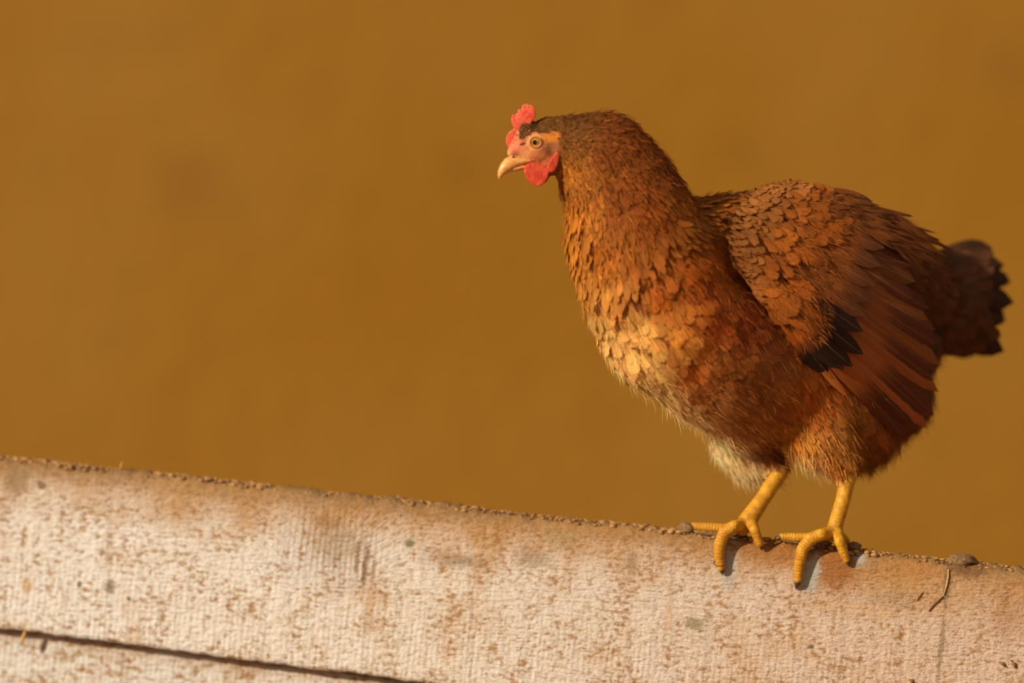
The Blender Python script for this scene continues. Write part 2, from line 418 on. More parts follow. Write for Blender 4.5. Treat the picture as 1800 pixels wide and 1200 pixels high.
def mat_skin():
    t = NT('hen_skin'); c = t.obj(); col = t.attr('skin')[0]; ring = t.attr('ring')[2]; leg = t.attr('isleg')[2]
    wv = t.math('SINE', t.math('ADD', t.math('MULTIPLY', ring, 2 * math.pi / 0.0027), t.math('MULTIPLY', t.noise(c, 180, 2), 5.0)))
    groove = t.math('MULTIPLY', t.ss(wv, -0.5, -0.98), t.attr('toe')[2])
    n = t.noise(c, 700, 3); n2 = t.noise(c, 160, 3)
    col = t.mix(t.math('MULTIPLY', groove, 0.22), col, t.mix(leg, lin(160, 90, 60), lin(140, 86, 18)))
    col = t.mix(t.math('MULTIPLY', t.ss(n2, 0.45, 0.7), 0.5), col, t.mix(leg, lin(168, 82, 54), lin(168, 104, 24)))
    h = t.math('ADD', t.math('MULTIPLY', groove, -1.0), t.math('ADD', t.math('MULTIPLY', n, 0.8), t.math('MULTIPLY', t.noise(c, 330, 3), 1.0)))
    t.set(Base_Color=col, Roughness=0.5, Normal=t.bump(h, 0.0007, 0.7)); t.put(t.b.inputs['Subsurface Weight'], t.math('MULTIPLY', leg, 0.08)); t.put(t.b.inputs['Specular IOR Level'], t.math('ADD', t.math('MULTIPLY', leg, .35), .12))
    t.b.inputs['Subsurface Radius'].default_value = (1, .35, .2); t.b.inputs['Subsurface Scale'].default_value = 0.002
    return t.m
body = link('body', body_me, mat_skin(), hen)
bvh = BVHTree.FromPolygons([tuple(v) for v in BV], [tuple(p.vertices) for p in body_me.polygons])
BN = np.empty(nv * 3); body_me.vertices.foreach_get('normal', BN); BN = BN.reshape(-1, 3)

# ------------------------------------------------------------------ feathers
def mat_feather(name, barb=26.0, fringe=1.0, gloss=0.5, shaft=0.0, soft=1.4, tip0=.5):
    t = NT(name); col = t.attr('fcol')[0]; u, v, r = t.sep(t.attr('fuv')[1])
    au = t.math('ABSOLUTE', u)
    b = t.math('SUBTRACT', t.math('MULTIPLY', v, barb), t.math('MULTIPLY', au, barb * 0.28))
    sgn = t.math('MULTIPLY', t.math('SIGN', u), 7.0)
    vec = t.comb(t.math('MULTIPLY', b, 1.0), t.math('ADD', t.math('MULTIPLY', au, 0.8), sgn), t.math('MULTIPLY', r, 91.0))
    n = t.noise(vec, 1.0, 3, 0.6)
    fine = t.noise(t.comb(t.math('MULTIPLY', b, 3.1), t.math('MULTIPLY', au, 1.5), t.math('MULTIPLY', r, 57.0)), 1.0, 2, 0.6)
    k = t.math('ADD', 0.22, t.math('ADD', t.math('MULTIPLY', n, 1.0), t.math('MULTIPLY', fine, 0.6)))
    c2 = t.mix(1.0, col, t.comb(k, k, k), 'MULTIPLY')
    if shaft:
        c2 = t.mix(t.math('MULTIPLY', t.ss(au, 0.06, 0.02), shaft), c2, lin(206, 150, 96))
    tipn = t.ss(v, tip0, 1.05, 0.0, 1.0)
    geo = t.n.new('ShaderNodeNewGeometry'); flip = t.math('SUBTRACT', 1.0, t.math('MULTIPLY', geo.outputs['Backfacing'], 2.0))
    fn = t.attr('fn')[1]; sgn2 = t.math('SIGN', t.vmath('DOT_PRODUCT', fn, geo.outputs['Normal']))
    sc = t.n.new('ShaderNodeVectorMath'); sc.operation = 'SCALE'; t.put(sc.inputs[0], fn); t.put(sc.inputs['Scale'], t.math('MULTIPLY', sgn2, soft))
    nmix = t.vmath('NORMALIZE', t.vmath('ADD', sc.outputs[0], geo.outputs['Normal']))
    e = t.math('MAXIMUM', au, t.math('MULTIPLY', tipn, 1.0))
    edge = t.math('ADD', 0.98 - 0.45 * fringe, t.math('MULTIPLY', t.math('ADD', t.math('MULTIPLY', n, .7), t.math('MULTIPLY', fine, .3)), 0.75 * fringe))
    al = t.math('SUBTRACT', 1.0, t.ss(e, t.math('SUBTRACT', edge, 0.06), t.math('ADD', edge, 0.05)))
    t.set(Base_Color=c2, Roughness=gloss, Alpha=al, Normal=t.bump(t.math('ADD', n, fine), 0.0006, 0.3, nmix))
    t.b.inputs['Specular IOR Level'].default_value = 0.1
    tr = t.n.new("ShaderNodeBsdfTranslucent"); t.l.new(c2, tr.inputs[0])
    tp = t.n.new('ShaderNodeBsdfTransparent')
    m1 = t.n.new('ShaderNodeMixShader'); m1.inputs[0].default_value = 0.14; t.l.new(t.b.outputs[0], m1.inputs[1])
    m0 = t.n.new('ShaderNodeMixShader'); t.l.new(al, m0.inputs[0]); t.l.new(tp.outputs[0], m0.inputs[1]); t.l.new(tr.outputs[0], m0.inputs[2])
    t.l.new(m0.outputs[0], m1.inputs[2]); t.l.new(m1.outputs[0], t.out.inputs[0])
    return t.m
M_FEA = mat_feather('contour_feather', 22, 1.15, .6, 0, 1.6, .45); M_COV = mat_feather('covert_feather', 20, 1.05, .65, 0, 1.5, .5); M_FLY = mat_feather('flight_feather', 60, 0.3, 0.5, 0.2, .5, .72); M_TAIL = mat_feather('tail_feather', 50, 0.5, 0.6, 0.1, .5, .7)

PROF = {'round': [(0, .35), (.2, .75), (.45, 1), (.68, .98), (.86, .74), (.96, .4), (1, .08)],
        'hackle': [(0, .45), (.25, .95), (.5, 1), (.7, .8), (.86, .5), (.96, .22), (1, .04)],
        'flight': [(0, .5), (.1, .9), (.4, 1), (.75, .96), (.9, .74), (.97, .42), (1, .05)]}
def prof(kind, t): 
    a = PROF[kind]; return np.interp(t, [q[0] for q in a], [q[1] for q in a])

class Bag:
    """collects feathers into one mesh"""
    def __init__(s): s.V = []; s.F = []; s.C = []; s.U = []; s.N = []; s.n = 0
    def add(s, V, F, C, U, N=None):
        s.N.append(np.zeros_like(V) if N is None else N)
        s.V.append(V); s.F.extend([tuple(i + s.n for i in f) for f in F]); s.C.append(C); s.U.append(U); s.n += len(V)
    def mesh(s, name):
        V = np.concatenate(s.V); me = bpy.data.meshes.new(name)
        nf = len(s.F); me.vertices.add(len(V)); me.vertices.foreach_set('co', V.astype(np.float32).ravel())
        lens = np.array([len(f) for f in s.F], dtype=np.int32); idx = np.concatenate([np.array(f, dtype=np.int32) for f in s.F]) if nf < 50 else np.fromiter((i for f in s.F for i in f), dtype=np.int32)
        me.loops.add(len(idx)); me.loops.foreach_set('vertex_index', idx)
        me.polygons.add(nf); me.polygons.foreach_set('loop_start', np.concatenate([[0], np.cumsum(lens)[:-1]]).astype(np.int32))
        me.update(calc_edges=True); me.validate()
        me.polygons.foreach_set('use_smooth', [True] * len(me.polygons))
        C = np.concatenate(s.C); a = me.attributes.new('fcol', 'FLOAT_COLOR', 'POINT'); a.data.foreach_set('color', np.concatenate([C, np.ones((len(C), 1))], 1).astype(np.float32).ravel())
        U = np.concatenate(s.U); a = me.attributes.new('fuv', 'FLOAT_VECTOR', 'POINT'); a.data.foreach_set('vector', U.astype(np.float32).ravel())
        N = np.concatenate(s.N); a = me.attributes.new('fn', 'FLOAT_VECTOR', 'POINT'); a.data.foreach_set('vector', N.astype(np.float32).ravel())
        return me

def feather_geo(pts, nrm, W, kind='round', cols=3, camber=0.25, color=(0.3, .1, .02), tipcol=None, tipat=0.7, basecol=None, asym=0.0):
    """pts: spine points (n,3), nrm: normals (n,3), W: half width in metres"""
    n = len(pts); pts = np.asarray(pts, float); nrm = np.asarray(nrm, float)
    tan = np.gradient(pts, axis=0); tan /= np.linalg.norm(tan, axis=1)[:, None] + 1e-12
    side = np.cross(tan, nrm); side /= np.linalg.norm(side, axis=1)[:, None] + 1e-12
    t = np.linspace(0, 1, n); w_ = prof(kind, t) * W
    us = np.linspace(-1, 1, cols); V = np.empty((n, cols, 3)); U = np.empty((n, cols, 3)); rr = rng.random()
    for j, u in enumerate(us):
        wid = w_ * (1 + asym * np.sign(u))
        V[:, j] = pts + side * (u * wid)[:, None] - nrm * (camber * wid * u * u)[:, None]
        U[:, j] = np.stack([np.full(n, u), t, np.full(n, rr)], 1)
    C = np.tile(np.array(color), (n, cols, 1))
    if basecol is not None:
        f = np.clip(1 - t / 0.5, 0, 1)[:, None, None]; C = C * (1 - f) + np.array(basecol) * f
    if tipcol is not None:
        f = np.clip((t - tipat) / 0.12, 0, 1)[:, None, None]; C = C * (1 - f) + np.array(tipcol) * f
    F = [(i * cols + j, i * cols + j + 1, (i + 1) * cols + j + 1, (i + 1) * cols + j) for i in range(n - 1) for j in range(cols - 1)]
    return V.reshape(-1, 3), F, C.reshape(-1, 3), U.reshape(-1, 3), np.repeat(nrm, cols, axis=0)

# guides over the hen's side: (px, py) -> flow (dx, dy down), length px, width ratio, colour
G = [
 (960, 205, 1.0, -.15, 15, .38, (104, 66, 34)), (930, 225, .9, -.5, 10, .42, (96, 60, 34)), (1010, 200, 1, -.05, 18, .38, (98, 58, 34)), (1070, 200, 1, .15, 28, .36, (118, 60, 30)),
 (1130, 240, .8, .65, 34, .34, (122, 60, 28)), (1180, 290, .65, .75, 42, .34, (120, 60, 28)), (1235, 335, .85, .5, 48, .36, (132, 72, 32)),
 (995, 250, .85, .5, 16, .5, (126, 76, 40)), (1000, 300, .6, .8, 20, .42, (168, 98, 40)), (985, 335, .2, 1, 20, .42, (128, 72, 36)), (1060, 270, .75, .65, 28, .34, (126, 64, 28)),
 (1090, 340, .55, .85, 36, .33, (136, 66, 26)), (1020, 360, .3, .95, 34, .33, (172, 100, 38)), (1000, 420, .12, 1, 44, .33, (176, 108, 46)), (1060, 430, .22, 1, 44, .33, (166, 92, 36)),
 (1150, 380, .5, .85, 44, .32, (134, 66, 28)), (1120, 450, .35, .95, 48, .32, (150, 80, 34)), (1200, 390, .6, .8, 50, .33, (138, 76, 30)), (1250, 390, .85, .5, 48, .4, (156, 86, 34)),
 (1030, 500, .18, 1, 56, .34, (178, 116, 58)), (1090, 510, .2, 1, 52, .42, (180, 112, 58)), (1150, 510, .4, .9, 46, .6, (172, 86, 32)), (1220, 470, .6, .8, 46, .6, (164, 80, 30)),
 (1050, 570, .25, 1, 52, .6, (212, 150, 88)), (1110, 570, .35, .95, 46, .72, (214, 148, 80)), (1170, 570, .45, .9, 48, .78, (204, 124, 52)), (1240, 550, .55, .85, 48, .78, (172, 80, 30)),
 (1080, 620, .35, .95, 52, .7, (220, 156, 92)), (1130, 640, .5, .9, 50, .75, (220, 160, 90)), (1200, 640, .6, .8, 48, .78, (188, 100, 40)), (1300, 560, .7, .7, 50, .78, (140, 62, 32)),
 (1110, 660, .6, .8, 48, .6, (222, 168, 110)), (1160, 700, .8, .6, 46, .55, (212, 160, 104)), (1220, 700, .8, .6, 46, .6, (160, 94, 50)), (1300, 660, .75, .65, 50, .7, (142, 78, 42)),
 (1200, 745, .8, .7, 44, .5, (220, 172, 124)), (1260, 790, .75, .75, 46, .45, (226, 180, 130)), (1310, 840, .5, .9, 44, .4, (222, 176, 130)), (1290, 740, .75, .65, 46, .55, (150, 84, 42)),
 (1360, 720, .7, .7, 50, .6, (146, 80, 42)), (1360, 790, .5, .85, 46, .45, (160, 92, 46)), (1420, 690, .5, .85, 50, .6, (176, 92, 36)), (1400, 760, .35, .95, 48, .5, (190, 116, 46)),
 (1410, 825, .25, 1, 40, .38, (216, 170, 118)), (1470, 800, .4, .9, 46, .45, (186, 118, 56)), (1540, 760, .5, .85, 50, .5, (150, 84, 44)), (1530, 820, .3, .95, 44, .42, (132, 80, 46)),
 (1600, 700, .4, .9, 52, .5, (124, 74, 46)), (1640, 650, .6, .8, 52, .5, (120, 70, 44)), (1620, 760, .1, 1, 48, .45, (120, 74, 46)),
 (1290, 340, 1, .1, 50, .5, (146, 82, 36)), (1350, 315, 1, -.05, 50, .55, (140, 76, 34)), (1440, 315, 1, .08, 58, .4, (128, 70, 36)), (1520, 345, .92, .35, 66, .32, (124, 74, 40)),
 (1590, 385, .88, .45, 70, .30, (118, 72, 42)), (1650, 430, .9, .4, 66, .34, (110, 64, 42)), (1640, 500, .95, .25, 60, .45, (96, 56, 40)), (1640, 580, .9, .4, 56, .45, (96, 56, 40)),
 (1400, 560, .8, .6, 54, .7, (130, 60, 32)), (1500, 600, .8, .6, 56, .6, (120, 60, 34)), (1340, 430, .8, .55, 50, .7, (150, 76, 34)), (1430, 420, .9, .45, 56, .6, (130, 70, 36)),
]
GP = np.array([(g[0], g[1]) for g in G], float)
def warm(c):
    r, g, b = c; k = 1.0 + .10 * max(0, (r - 150) / 70)
    q = min(1, max(0, (r - 170) / 45)); return lin(min(255, r * k * (1 - .03 * q)), min(255, g * k * (1.05 + .02 * q)), b * k * (.84 + .27 * q))
GD = np.array([[g[2], g[3], g[4], g[5], *warm(g[6])] for g in G])
def field(px, py):
    d2 = (GP[:, 0] - px) ** 2 + (GP[:, 1] - py) ** 2
    wt = 1 / (d2 + 250) ** 1.6
    return (wt[:, None] * GD).sum(0) / wt.sum()

FACE = [(908, 256), (914, 240), (926, 230), (938, 231), (947, 235), (956, 231), (966, 226), (976, 230), (983, 224), (988, 258), (978, 276), (968, 300), (962, 318), (930, 306), (905, 304), (870, 304), (880, 248), (895, 230)]
def inpoly(x, y, poly):
    c = False; j = len(poly) - 1
    for i in range(len(poly)):
        xi, yi = poly[i]; xj, yj = poly[j]
        if (yi > y) != (yj > y) and x < (xj - xi) * (y - yi) / (yj - yi) + xi: c = not c
        j = i
    return c

def surf_path(p0, n0, d, L, nseg, lift0, lift1):
    pts, nrm = [], []; p = Vector(p0); n = Vector(n0); d = d.copy(); st = L / (nseg - 1)
    for k in range(nseg):
        t = k / (nseg - 1); lf = lift0 + (lift1 - lift0) * t ** 1.3
        pts.append(p + n * lf); nrm.append(n.copy())
        q = p + d * st; loc, nn, _, _ = bvh.find_nearest(q)
        if loc is None: break
        # let the tips run on straight where the body turns away sharply
        if (loc - q).length > 0.008: loc = q.lerp(loc, 0.35)
        p = loc; nn = (n + nn).normalized(); n = nn; d = (d - n * d.dot(n)).normalized()
    return pts, nrm

area_v = 0.00135 ** 2
order = rng.permutation(nv); bags = {}
big = []
cnt = 0
for vi in order:
    px, py, yp = BPX[vi]
    if isleg[vi] or best[vi] < 0.012 and py > 806: continue
    f = field(px, py); L = f[2]; wr = f[3]
    k = 7.0
    if rng.random() > area_v * k / (L * S * L * wr * S): continue
    if px < 990 and py < 322:
        if inpoly(px + rng.normal(0, 4), py + rng.normal(0, 3.5), FACE): continue
        if px < 912 and py > 200: continue
    reg0 = 470 < py < 690 and px < 1420
    n = Vector(BN[vi]); j = rng.normal(0, .24)
    if wr < .46: L *= rng.uniform(.6, 1.05)
    else: L *= rng.uniform(.75, 1.1)
    dx, dy = f[0], f[1]; c, s = math.cos(j), math.sin(j); dx, dy = dx * c - dy * s, dx * s + dy * c
    d = Vector((dx, 0.25 * dx, -dy)); d = d - n * d.dot(n)
    if d.length < 1e-3: continue
    d.normalize()
    if reg0 and wr > .55: L *= .86
    Lm = L * S * rng.uniform(.8, 1.25); W = Lm * wr * 0.5 * rng.uniform(.85, 1.15)
    lift = rng.uniform(1.2, 4.2) * S * (L / 45)
    if rng.random() < 0.05: lift *= 2.2
    if n.x < -.55 and 370 < py < 660 and px < 1120 and rng.random() < .35: lift = rng.uniform(6, 13) * S; L *= 1.15
    if 1060 < px < 1275 and 350 < py < 545:      # the cape of hackles ends in a ledge over the breast
        ex = np.interp(px, [1060, 1085, 1115, 1155, 1205, 1275], [540, 525, 488, 450, 408, 378]) - py
        if 8 < ex < 46: lift = rng.uniform(5, 13) * S; Lm = max(Lm, rng.uniform(36, 54) * S); W = Lm * .19
    pts, nr = surf_path(BV[vi], n, d, Lm, 6, 0.6 * S, lift + 1.5 * S)
    if len(pts) < 6: continue
    col = f[4:7] * rng.uniform(.80, 1.2) * (1 + rng.normal(0, .04, 3))
    if wr < .46 and rng.random() < .10: col = col * 1.5
    kind = 'hackle' if wr < .46 else 'round'
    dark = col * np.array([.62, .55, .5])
    reg = ('head_plumage' if px < 1030 and py < 330 else 'neck_hackle' if (px - 1000) * .75 + 330 > py * 1.0 - 190 + (0 if px < 1180 else 60) and py < 530 and px < 1262 else
           'back_plumage' if py < 470 and px >= 1262 else 'rear_plumage' if px > 1500 else 'thigh_plumage' if py > 690 and px > 1330 else 'belly_plumage' if py > 690 else 'breast_plumage')
    vis = -n.y
    rec = (pts, nr, W, kind, col, dark)
    if reg == 'breast_plumage' and vis > 0.15: big.append((Lm * W * vis, rec))
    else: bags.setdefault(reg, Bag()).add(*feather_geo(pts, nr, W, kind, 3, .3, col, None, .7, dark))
    cnt += 1
big.sort(key=lambda q: -q[0])
for i, (_, (pts, nr, W, kind, col, dark)) in enumerate(big):
    if i < 290:
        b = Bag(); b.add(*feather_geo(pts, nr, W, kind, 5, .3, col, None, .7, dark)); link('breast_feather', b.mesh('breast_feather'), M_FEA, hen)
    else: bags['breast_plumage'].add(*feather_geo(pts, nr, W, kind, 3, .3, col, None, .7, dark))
LAB = {'head_plumage': 'short dark brown crown and cheek feathers', 'neck_hackle': 'narrow chestnut hackle feathers of the neck', 'back_plumage': 'stringy brown feathers along the back',
       'rear_plumage': 'soft dark brown feathers around the rump', 'thigh_plumage': 'loose orange brown thigh feathers', 'belly_plumage': 'pale buff feathers under the belly', 'breast_plumage': 'rounded orange brown breast feathers'}
for reg, b in bags.items(): tag(link(reg, b.mesh(reg), M_FEA, hen), LAB[reg], kind='stuff')
print('body feathers', cnt, 'breast', len(big))

# ------------------------------------------------------------------ down: fine strands at belly, thighs, rear and along the neck
def mat_down():
    t = NT('down'); col = t.attr('fcol')[0]
    t.set(Base_Color=col, Roughness=0.7); t.b.inputs['Specular IOR Level'].default_value = 0.15
    tr = t.n.new('ShaderNodeBsdfTranslucent'); t.l.new(col, tr.inputs[0])
    m1 = t.n.new('ShaderNodeMixShader'); m1.inputs[0].default_value = 0.3; t.l.new(t.b.outputs[0], m1.inputs[1]); t.l.new(tr.outputs[0], m1.inputs[2]); t.l.new(m1.outputs[0], t.out.inputs[0])
    return t.m
M_DOWN = mat_down()
def strand(p, n, d, L, W, col, curl=0.0):
    ns = 5; sv = d.cross(n) if rng.random() < .5 else n.copy()
    sv = (sv + Vector(rng.normal(0, .4, 3))).normalized(); pts = []
    q = Vector(p); dd = d.copy()
    for k in range(ns):
        pts.append(q.copy()); q += dd * (L / (ns - 1)); dd = (dd + Vector((0, 0, -1)) * 0.12 + sv * curl).normalized()
    V, U = [], []
    for k, q in enumerate(pts):
        w_ = W * (1 - k / (ns - 1)) ** .7
        V += [q - sv * w_, q + sv * w_]; U += [(-1, k / 4, 0), (1, k / 4, 0)]
    F = [(2 * k, 2 * k + 1, 2 * k + 3, 2 * k + 2) for k in range(ns - 1)]
    return np.array([tuple(v) for v in V]), F, np.tile(np.array(col), (len(V), 1)), np.array(U)
down = Bag(); nd = 0
for vi in rng.permutation(nv):
    px, py, yp = BPX[vi]
    if isleg[vi] or px < 985: continue
    if py > 760: dens, LL, wd = .16, 34, .75
    elif py > 660 or px > 1560: dens, LL, wd = .07, 30, .7
    elif px < 1120 and py > 520: dens, LL, wd = .09, 26, .6
    elif px < 1262 and py < 520: dens, LL, wd = .11, 19, .7
    elif px < 1420 and py > 440: dens, LL, wd = .07, 22, .6
    elif abs(BN[vi][1]) < 0.35: dens, LL, wd = .035, 20, .5
    else: dens, LL, wd = .03, 18, .5
    if px < 1040 and py < 330: LL *= .6
    if rng.random() > dens: continue
    f = field(px, py); n = Vector(BN[vi]); d = Vector((f[0], .2 * f[0], -f[1])); d = (d - n * d.dot(n)).normalized()
    flat = px < 1420 and py < 690
    d = (d + n * (rng.uniform(.05, .25) if flat else rng.uniform(.1, .5)) + Vector(rng.normal(0, .2, 3))).normalized()
    col = f[4:7] * rng.uniform(.55, 1.7)
    base = Vector(BV[vi]) + n * ((4 if flat else 3) * S)
    down.add(*strand(base, n, d, LL * S * rng.uniform(.6, 1.3), wd * S, np.clip(col, 0, .8), rng.normal(0, .12))); nd += 1
for vi in rng.permutation(nv):
    px, py, yp = BPX[vi]
    if px > 992 or py > 322 or px < 900 or rng.random() > .16: continue
    if math.dist((px, py), (941, 250)) < 15: continue
    n = Vector(BN[vi]); d = Vector((.9, 0, -.25)) + Vector(rng.normal(0, .25, 3)); d = (d - n * d.dot(n)).normalized(); d = (d + n * .35).normalized()
    crown = not inpoly(px + rng.normal(0, 3), py + rng.normal(0, 3), FACE)
    col = np.array(lin(124, 80, 42)) * rng.uniform(.35, 2.4) if crown else np.array(lin(214, 150, 104)) * rng.uniform(.55, 1.25)
    down.add(*strand(Vector(BV[vi]), n, d, (11 if crown else 4.5) * S * rng.uniform(.6, 1.4), (.75 if crown else .5) * S, col))
tag(link('down', down.mesh('down'), M_DOWN, hen), 'fine downy barbs fringing the belly and thighs', kind='stuff')
print('strands', nd)

# ------------------------------------------------------------------ wing
def poly_s(pl, s):
    pl = np.array(pl, float); t = np.linspace(0, 1, len(pl)); return np.array([np.interp(s, t, pl[:, 0]), np.interp(s, t, pl[:, 1])])
A0 = [(1312, 488), (1290, 455), (1282, 420), (1288, 385), (1304, 358), (1330, 335), (1362, 322), (1405, 316)]
C1 = [(1452, 652), (1496, 648), (1515, 622), (1520, 575), (1532, 528), (1546, 480), (1556, 435), (1556, 395), (1530, 360)]
BF = [(1385, 575), (1402, 560), (1418, 545), (1430, 525), (1440, 500), (1448, 475), (1454, 450), (1460, 425), (1462, 400)]
TF = [(1566, 780), (1606, 766), (1630, 744), (1645, 712), (1652, 672), (1652, 632), (1642, 592), (1630, 552), (1618, 510), (1608, 470)]
gx = np.arange(1230, 1721, 10); gy = np.arange(270, 851, 10); YW = np.empty((len(gy), len(gx)))
for j, py in enumerate(gy):
    for i, px in enumerate(gx):
        q = 1 - ((px - 1470) / 330) ** 2 - ((py - 540) / 330) ** 2
        ell = 110 + .42 * (px - 1470) - 235 * math.sqrt(max(q, 0.02))
        dr = (P(px, py) - CAMP).normalized(); loc, _, _, _ = bvh.ray_cast(CAMP, dr)
        y = ell
        if loc is not None: y = min(ell, loc.y / S - 14)
        YW[j, i] = y
for _ in range(14):
    Z = np.pad(YW, 1, mode='edge'); YW = (Z[1:-1, 1:-1] * 4 + Z[:-2, 1:-1] + Z[2:, 1:-1] + Z[1:-1, :-2] + Z[1:-1, 2:]) / 8
def yw(px, py):
    a = np.clip((px - gx[0]) / 10, 0, len(gx) - 1.001); b = np.clip((py - gy[0]) / 10, 0, len(gy) - 1.001)
    i, j = int(a), int(b); fa, fb = a - i, b - j
    return (YW[j, i] * (1 - fa) + YW[j, i + 1] * fa) * (1 - fb) + (YW[j + 1, i] * (1 - fa) + YW[j + 1, i + 1] * fa) * fb
def wing_n(px, py):
    a = P(px + 8, py, yw(px + 8, py)) - P(px - 8, py, yw(px - 8, py)); b = P(px, py + 8, yw(px, py + 8)) - P(px, py - 8, yw(px, py - 8))
    n = a.cross(b).normalized(); return n if n.y < 0 else -n
def edge_bend(px, py):
    """the wing rolls back to the body at its leading edge"""
    d = min(math.dist((px, py), tuple(poly_s(A0, s))) for s in np.linspace(0, 1, 29))
    d2 = abs((py - 488) * 0.66 - (px - 1312) * 0.75) if px > 1312 else 99
    d = min(d, d2)
    return 26 * max(0, 1 - d / 34) ** 2

# fleshy core under the coverts
ns_, nf_ = 24, 14; V = []
for side in (0, 1):
    for a in range(ns_ + 1):
        for b in range(nf_ + 1):
            s, f = a / ns_, b / nf_; q = poly_s(A0, s) * (1 - f) + poly_s(C1, s) * f * 1.0
            q = q + (np.array([1420, 480]) - q) * .03
            th = 16 * (max(0, 4 * s * (1 - s)) ** .5 * max(0, 4 * f * (1 - f)) ** .5) ** .6
            y = yw(*q) + edge_bend(*q) + 9 + (th * 1.6 if side else -th * .25)
            V.append(P(q[0], q[1], y))
F = []; st = nf_ + 1; off = (ns_ + 1) * st
for a in range(ns_):
    for b in range(nf_):
        i = a * st + b
        F.append((i, i + 1, i + st + 1, i + st)); F.append((off + i, off + i + st, off + i + st + 1, off + i + 1))
for a in range(ns_):
    for b in (0, nf_): i = a * st + b; F.append((i, i + st, off + i + st, off + i))
for b in range(nf_):
    for a in (0, ns_): i = a * st + b; F.append((i, i + 1, off + i + 1, off + i))
wing_me = mesh_np('wing', V, F)
bm = bmesh.new(); bm.from_mesh(wing_me); bmesh.ops.remove_doubles(bm, verts=bm.verts, dist=1e-6); bmesh.ops.recalc_face_normals(bm, faces=bm.faces); bm.to_mesh(wing_me); bm.free()
M_WSKIN = mat_simple('wing_skin', lin(140, 78, 38), 0.8, 200)
wing = link('wing', wing_me, M_WSKIN, hen); wing['label'] = 'near wing hanging loosely with scaly shoulder and long flight feathers'

def wing_feather(name, q0, q1, W, layer, kind, col, tipcol=None, n=9, cols=5, lift=6, bow=0.0, tipat=.7, camber=.22, mat=None, bag=None, base=None, asym=0.0, lay0=None):
    q0, q1 = np.array(q0, float), np.array(q1, float); dq = q1 - q0; nrm2 = np.array([-dq[1], dq[0]]) * bow
    pts, nr = [], []
    for k in range(n):
        t = k / (n - 1); q = q0 + dq * t + nrm2 * 4 * t * (1 - t) * .25
        l0 = layer if lay0 is None else lay0
        y = yw(*q) + edge_bend(*q) - (l0 + (layer - l0) * t) - lift * t ** 1.5
        pts.append(P(q[0], q[1], y)); nr.append(wing_n(*q))
    g = feather_geo(pts, nr, W * S, kind, cols, camber, col, tipcol, tipat, base, asym)
    if bag is not None: bag.add(*g); return
    b = Bag(); b.add(*g); return link(name, b.mesh(name), mat or M_FLY, wing)

jit = lambda c, a=.15: np.array(c) * rng.uniform(1 - a, 1 + a)
dark = lin(48, 32, 28)
NFL = 17
for i in range(NFL):                 # flight feathers, outermost first, inner ones lying on top
    s = i / (NFL - 1); q0, q1 = poly_s(BF, s), poly_s(TF, s) + rng.normal(0, 7, 2)
    c = np.array(lin(168, 92, 46)) * (1 - s) + np.array(lin(120, 74, 40)) * s
    wing_feather('primary_feather' if i < 7 else 'secondary_feather', q0, q1, 19 + 3 * s, -2 + 11 * s, 'flight', jit(c, .18), jit(lin(96, 52, 34)) if i % 3 else None, bow=-.10 + .2 * s, n=12, lift=3, asym=-.15, tipat=.55)
NG = 13
for i in range(NG):                  # greater coverts, the outer ones with dark tips
    s = i / (NG - 1); q1 = poly_s(C1, s) + rng.normal(0, 3, 2); a = poly_s(A0, s); q0 = a + (q1 - a) * .42
    c = lin(186, 98, 36) if i < 3 else lin(142, 82, 40)
    wing_feather('greater_covert', q0, q1, 19, 13 + 5 * s, 'round', jit(c), jit(dark) if 0.0 <= s < .36 else jit(lin(104, 62, 42)), tipat=.42 if s < .4 else .66, lift=4, bow=.06, n=9)
for i in range(26):                  # median coverts
    s = rng.uniform(.02, .98); a = poly_s(A0, s); e = poly_s(C1, np.clip(s + rng.normal(0, .05), 0, 1)); f0 = rng.uniform(.22, .42)
    q0, q1 = a + (e - a) * f0, a + (e - a) * (f0 + rng.uniform(.26, .38)) + rng.normal(0, 5, 2)
    wing_feather('median_covert', q0, q1, rng.uniform(15, 21), 24 - 14 * f0 + rng.uniform(-1, 1), 'round', jit(lin(166, 92, 34), .2), jit(lin(126, 70, 32)) if i % 2 else None, lift=4, n=8, mat=M_COV)
rows = [(.30, .22, 15), (.235, .19, 14), (.175, .165, 12), (.12, .13, 10), (.075, .105, 8.5), (.035, .085, 7), (.0, .07, 6), (-.02, .06, 5.5)]
for r, (f0, fl, W) in enumerate(rows):
    n = int(13 + r * 3.4)
    for i in range(n):               # lesser coverts: small rounded scales over the shoulder
        s = np.clip((i + .5 * (r % 2) + rng.normal(0, .35)) / (n - .5), 0, 1); a = poly_s(A0, s); e = poly_s(C1, np.clip(s + rng.normal(0, .06), 0, 1))
        q0 = a + (e - a) * (f0 + rng.normal(0, .02)); q1 = a + (e - a) * (f0 + fl * rng.uniform(.85, 1.25)) + rng.normal(0, 4, 2)
        c = lin(166, 94, 36) if r < 3 else lin(156, 98, 48)
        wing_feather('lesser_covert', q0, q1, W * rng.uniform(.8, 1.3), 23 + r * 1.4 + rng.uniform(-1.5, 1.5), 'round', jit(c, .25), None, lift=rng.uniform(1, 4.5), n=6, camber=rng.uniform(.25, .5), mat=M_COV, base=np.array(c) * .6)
saddle = Bag()
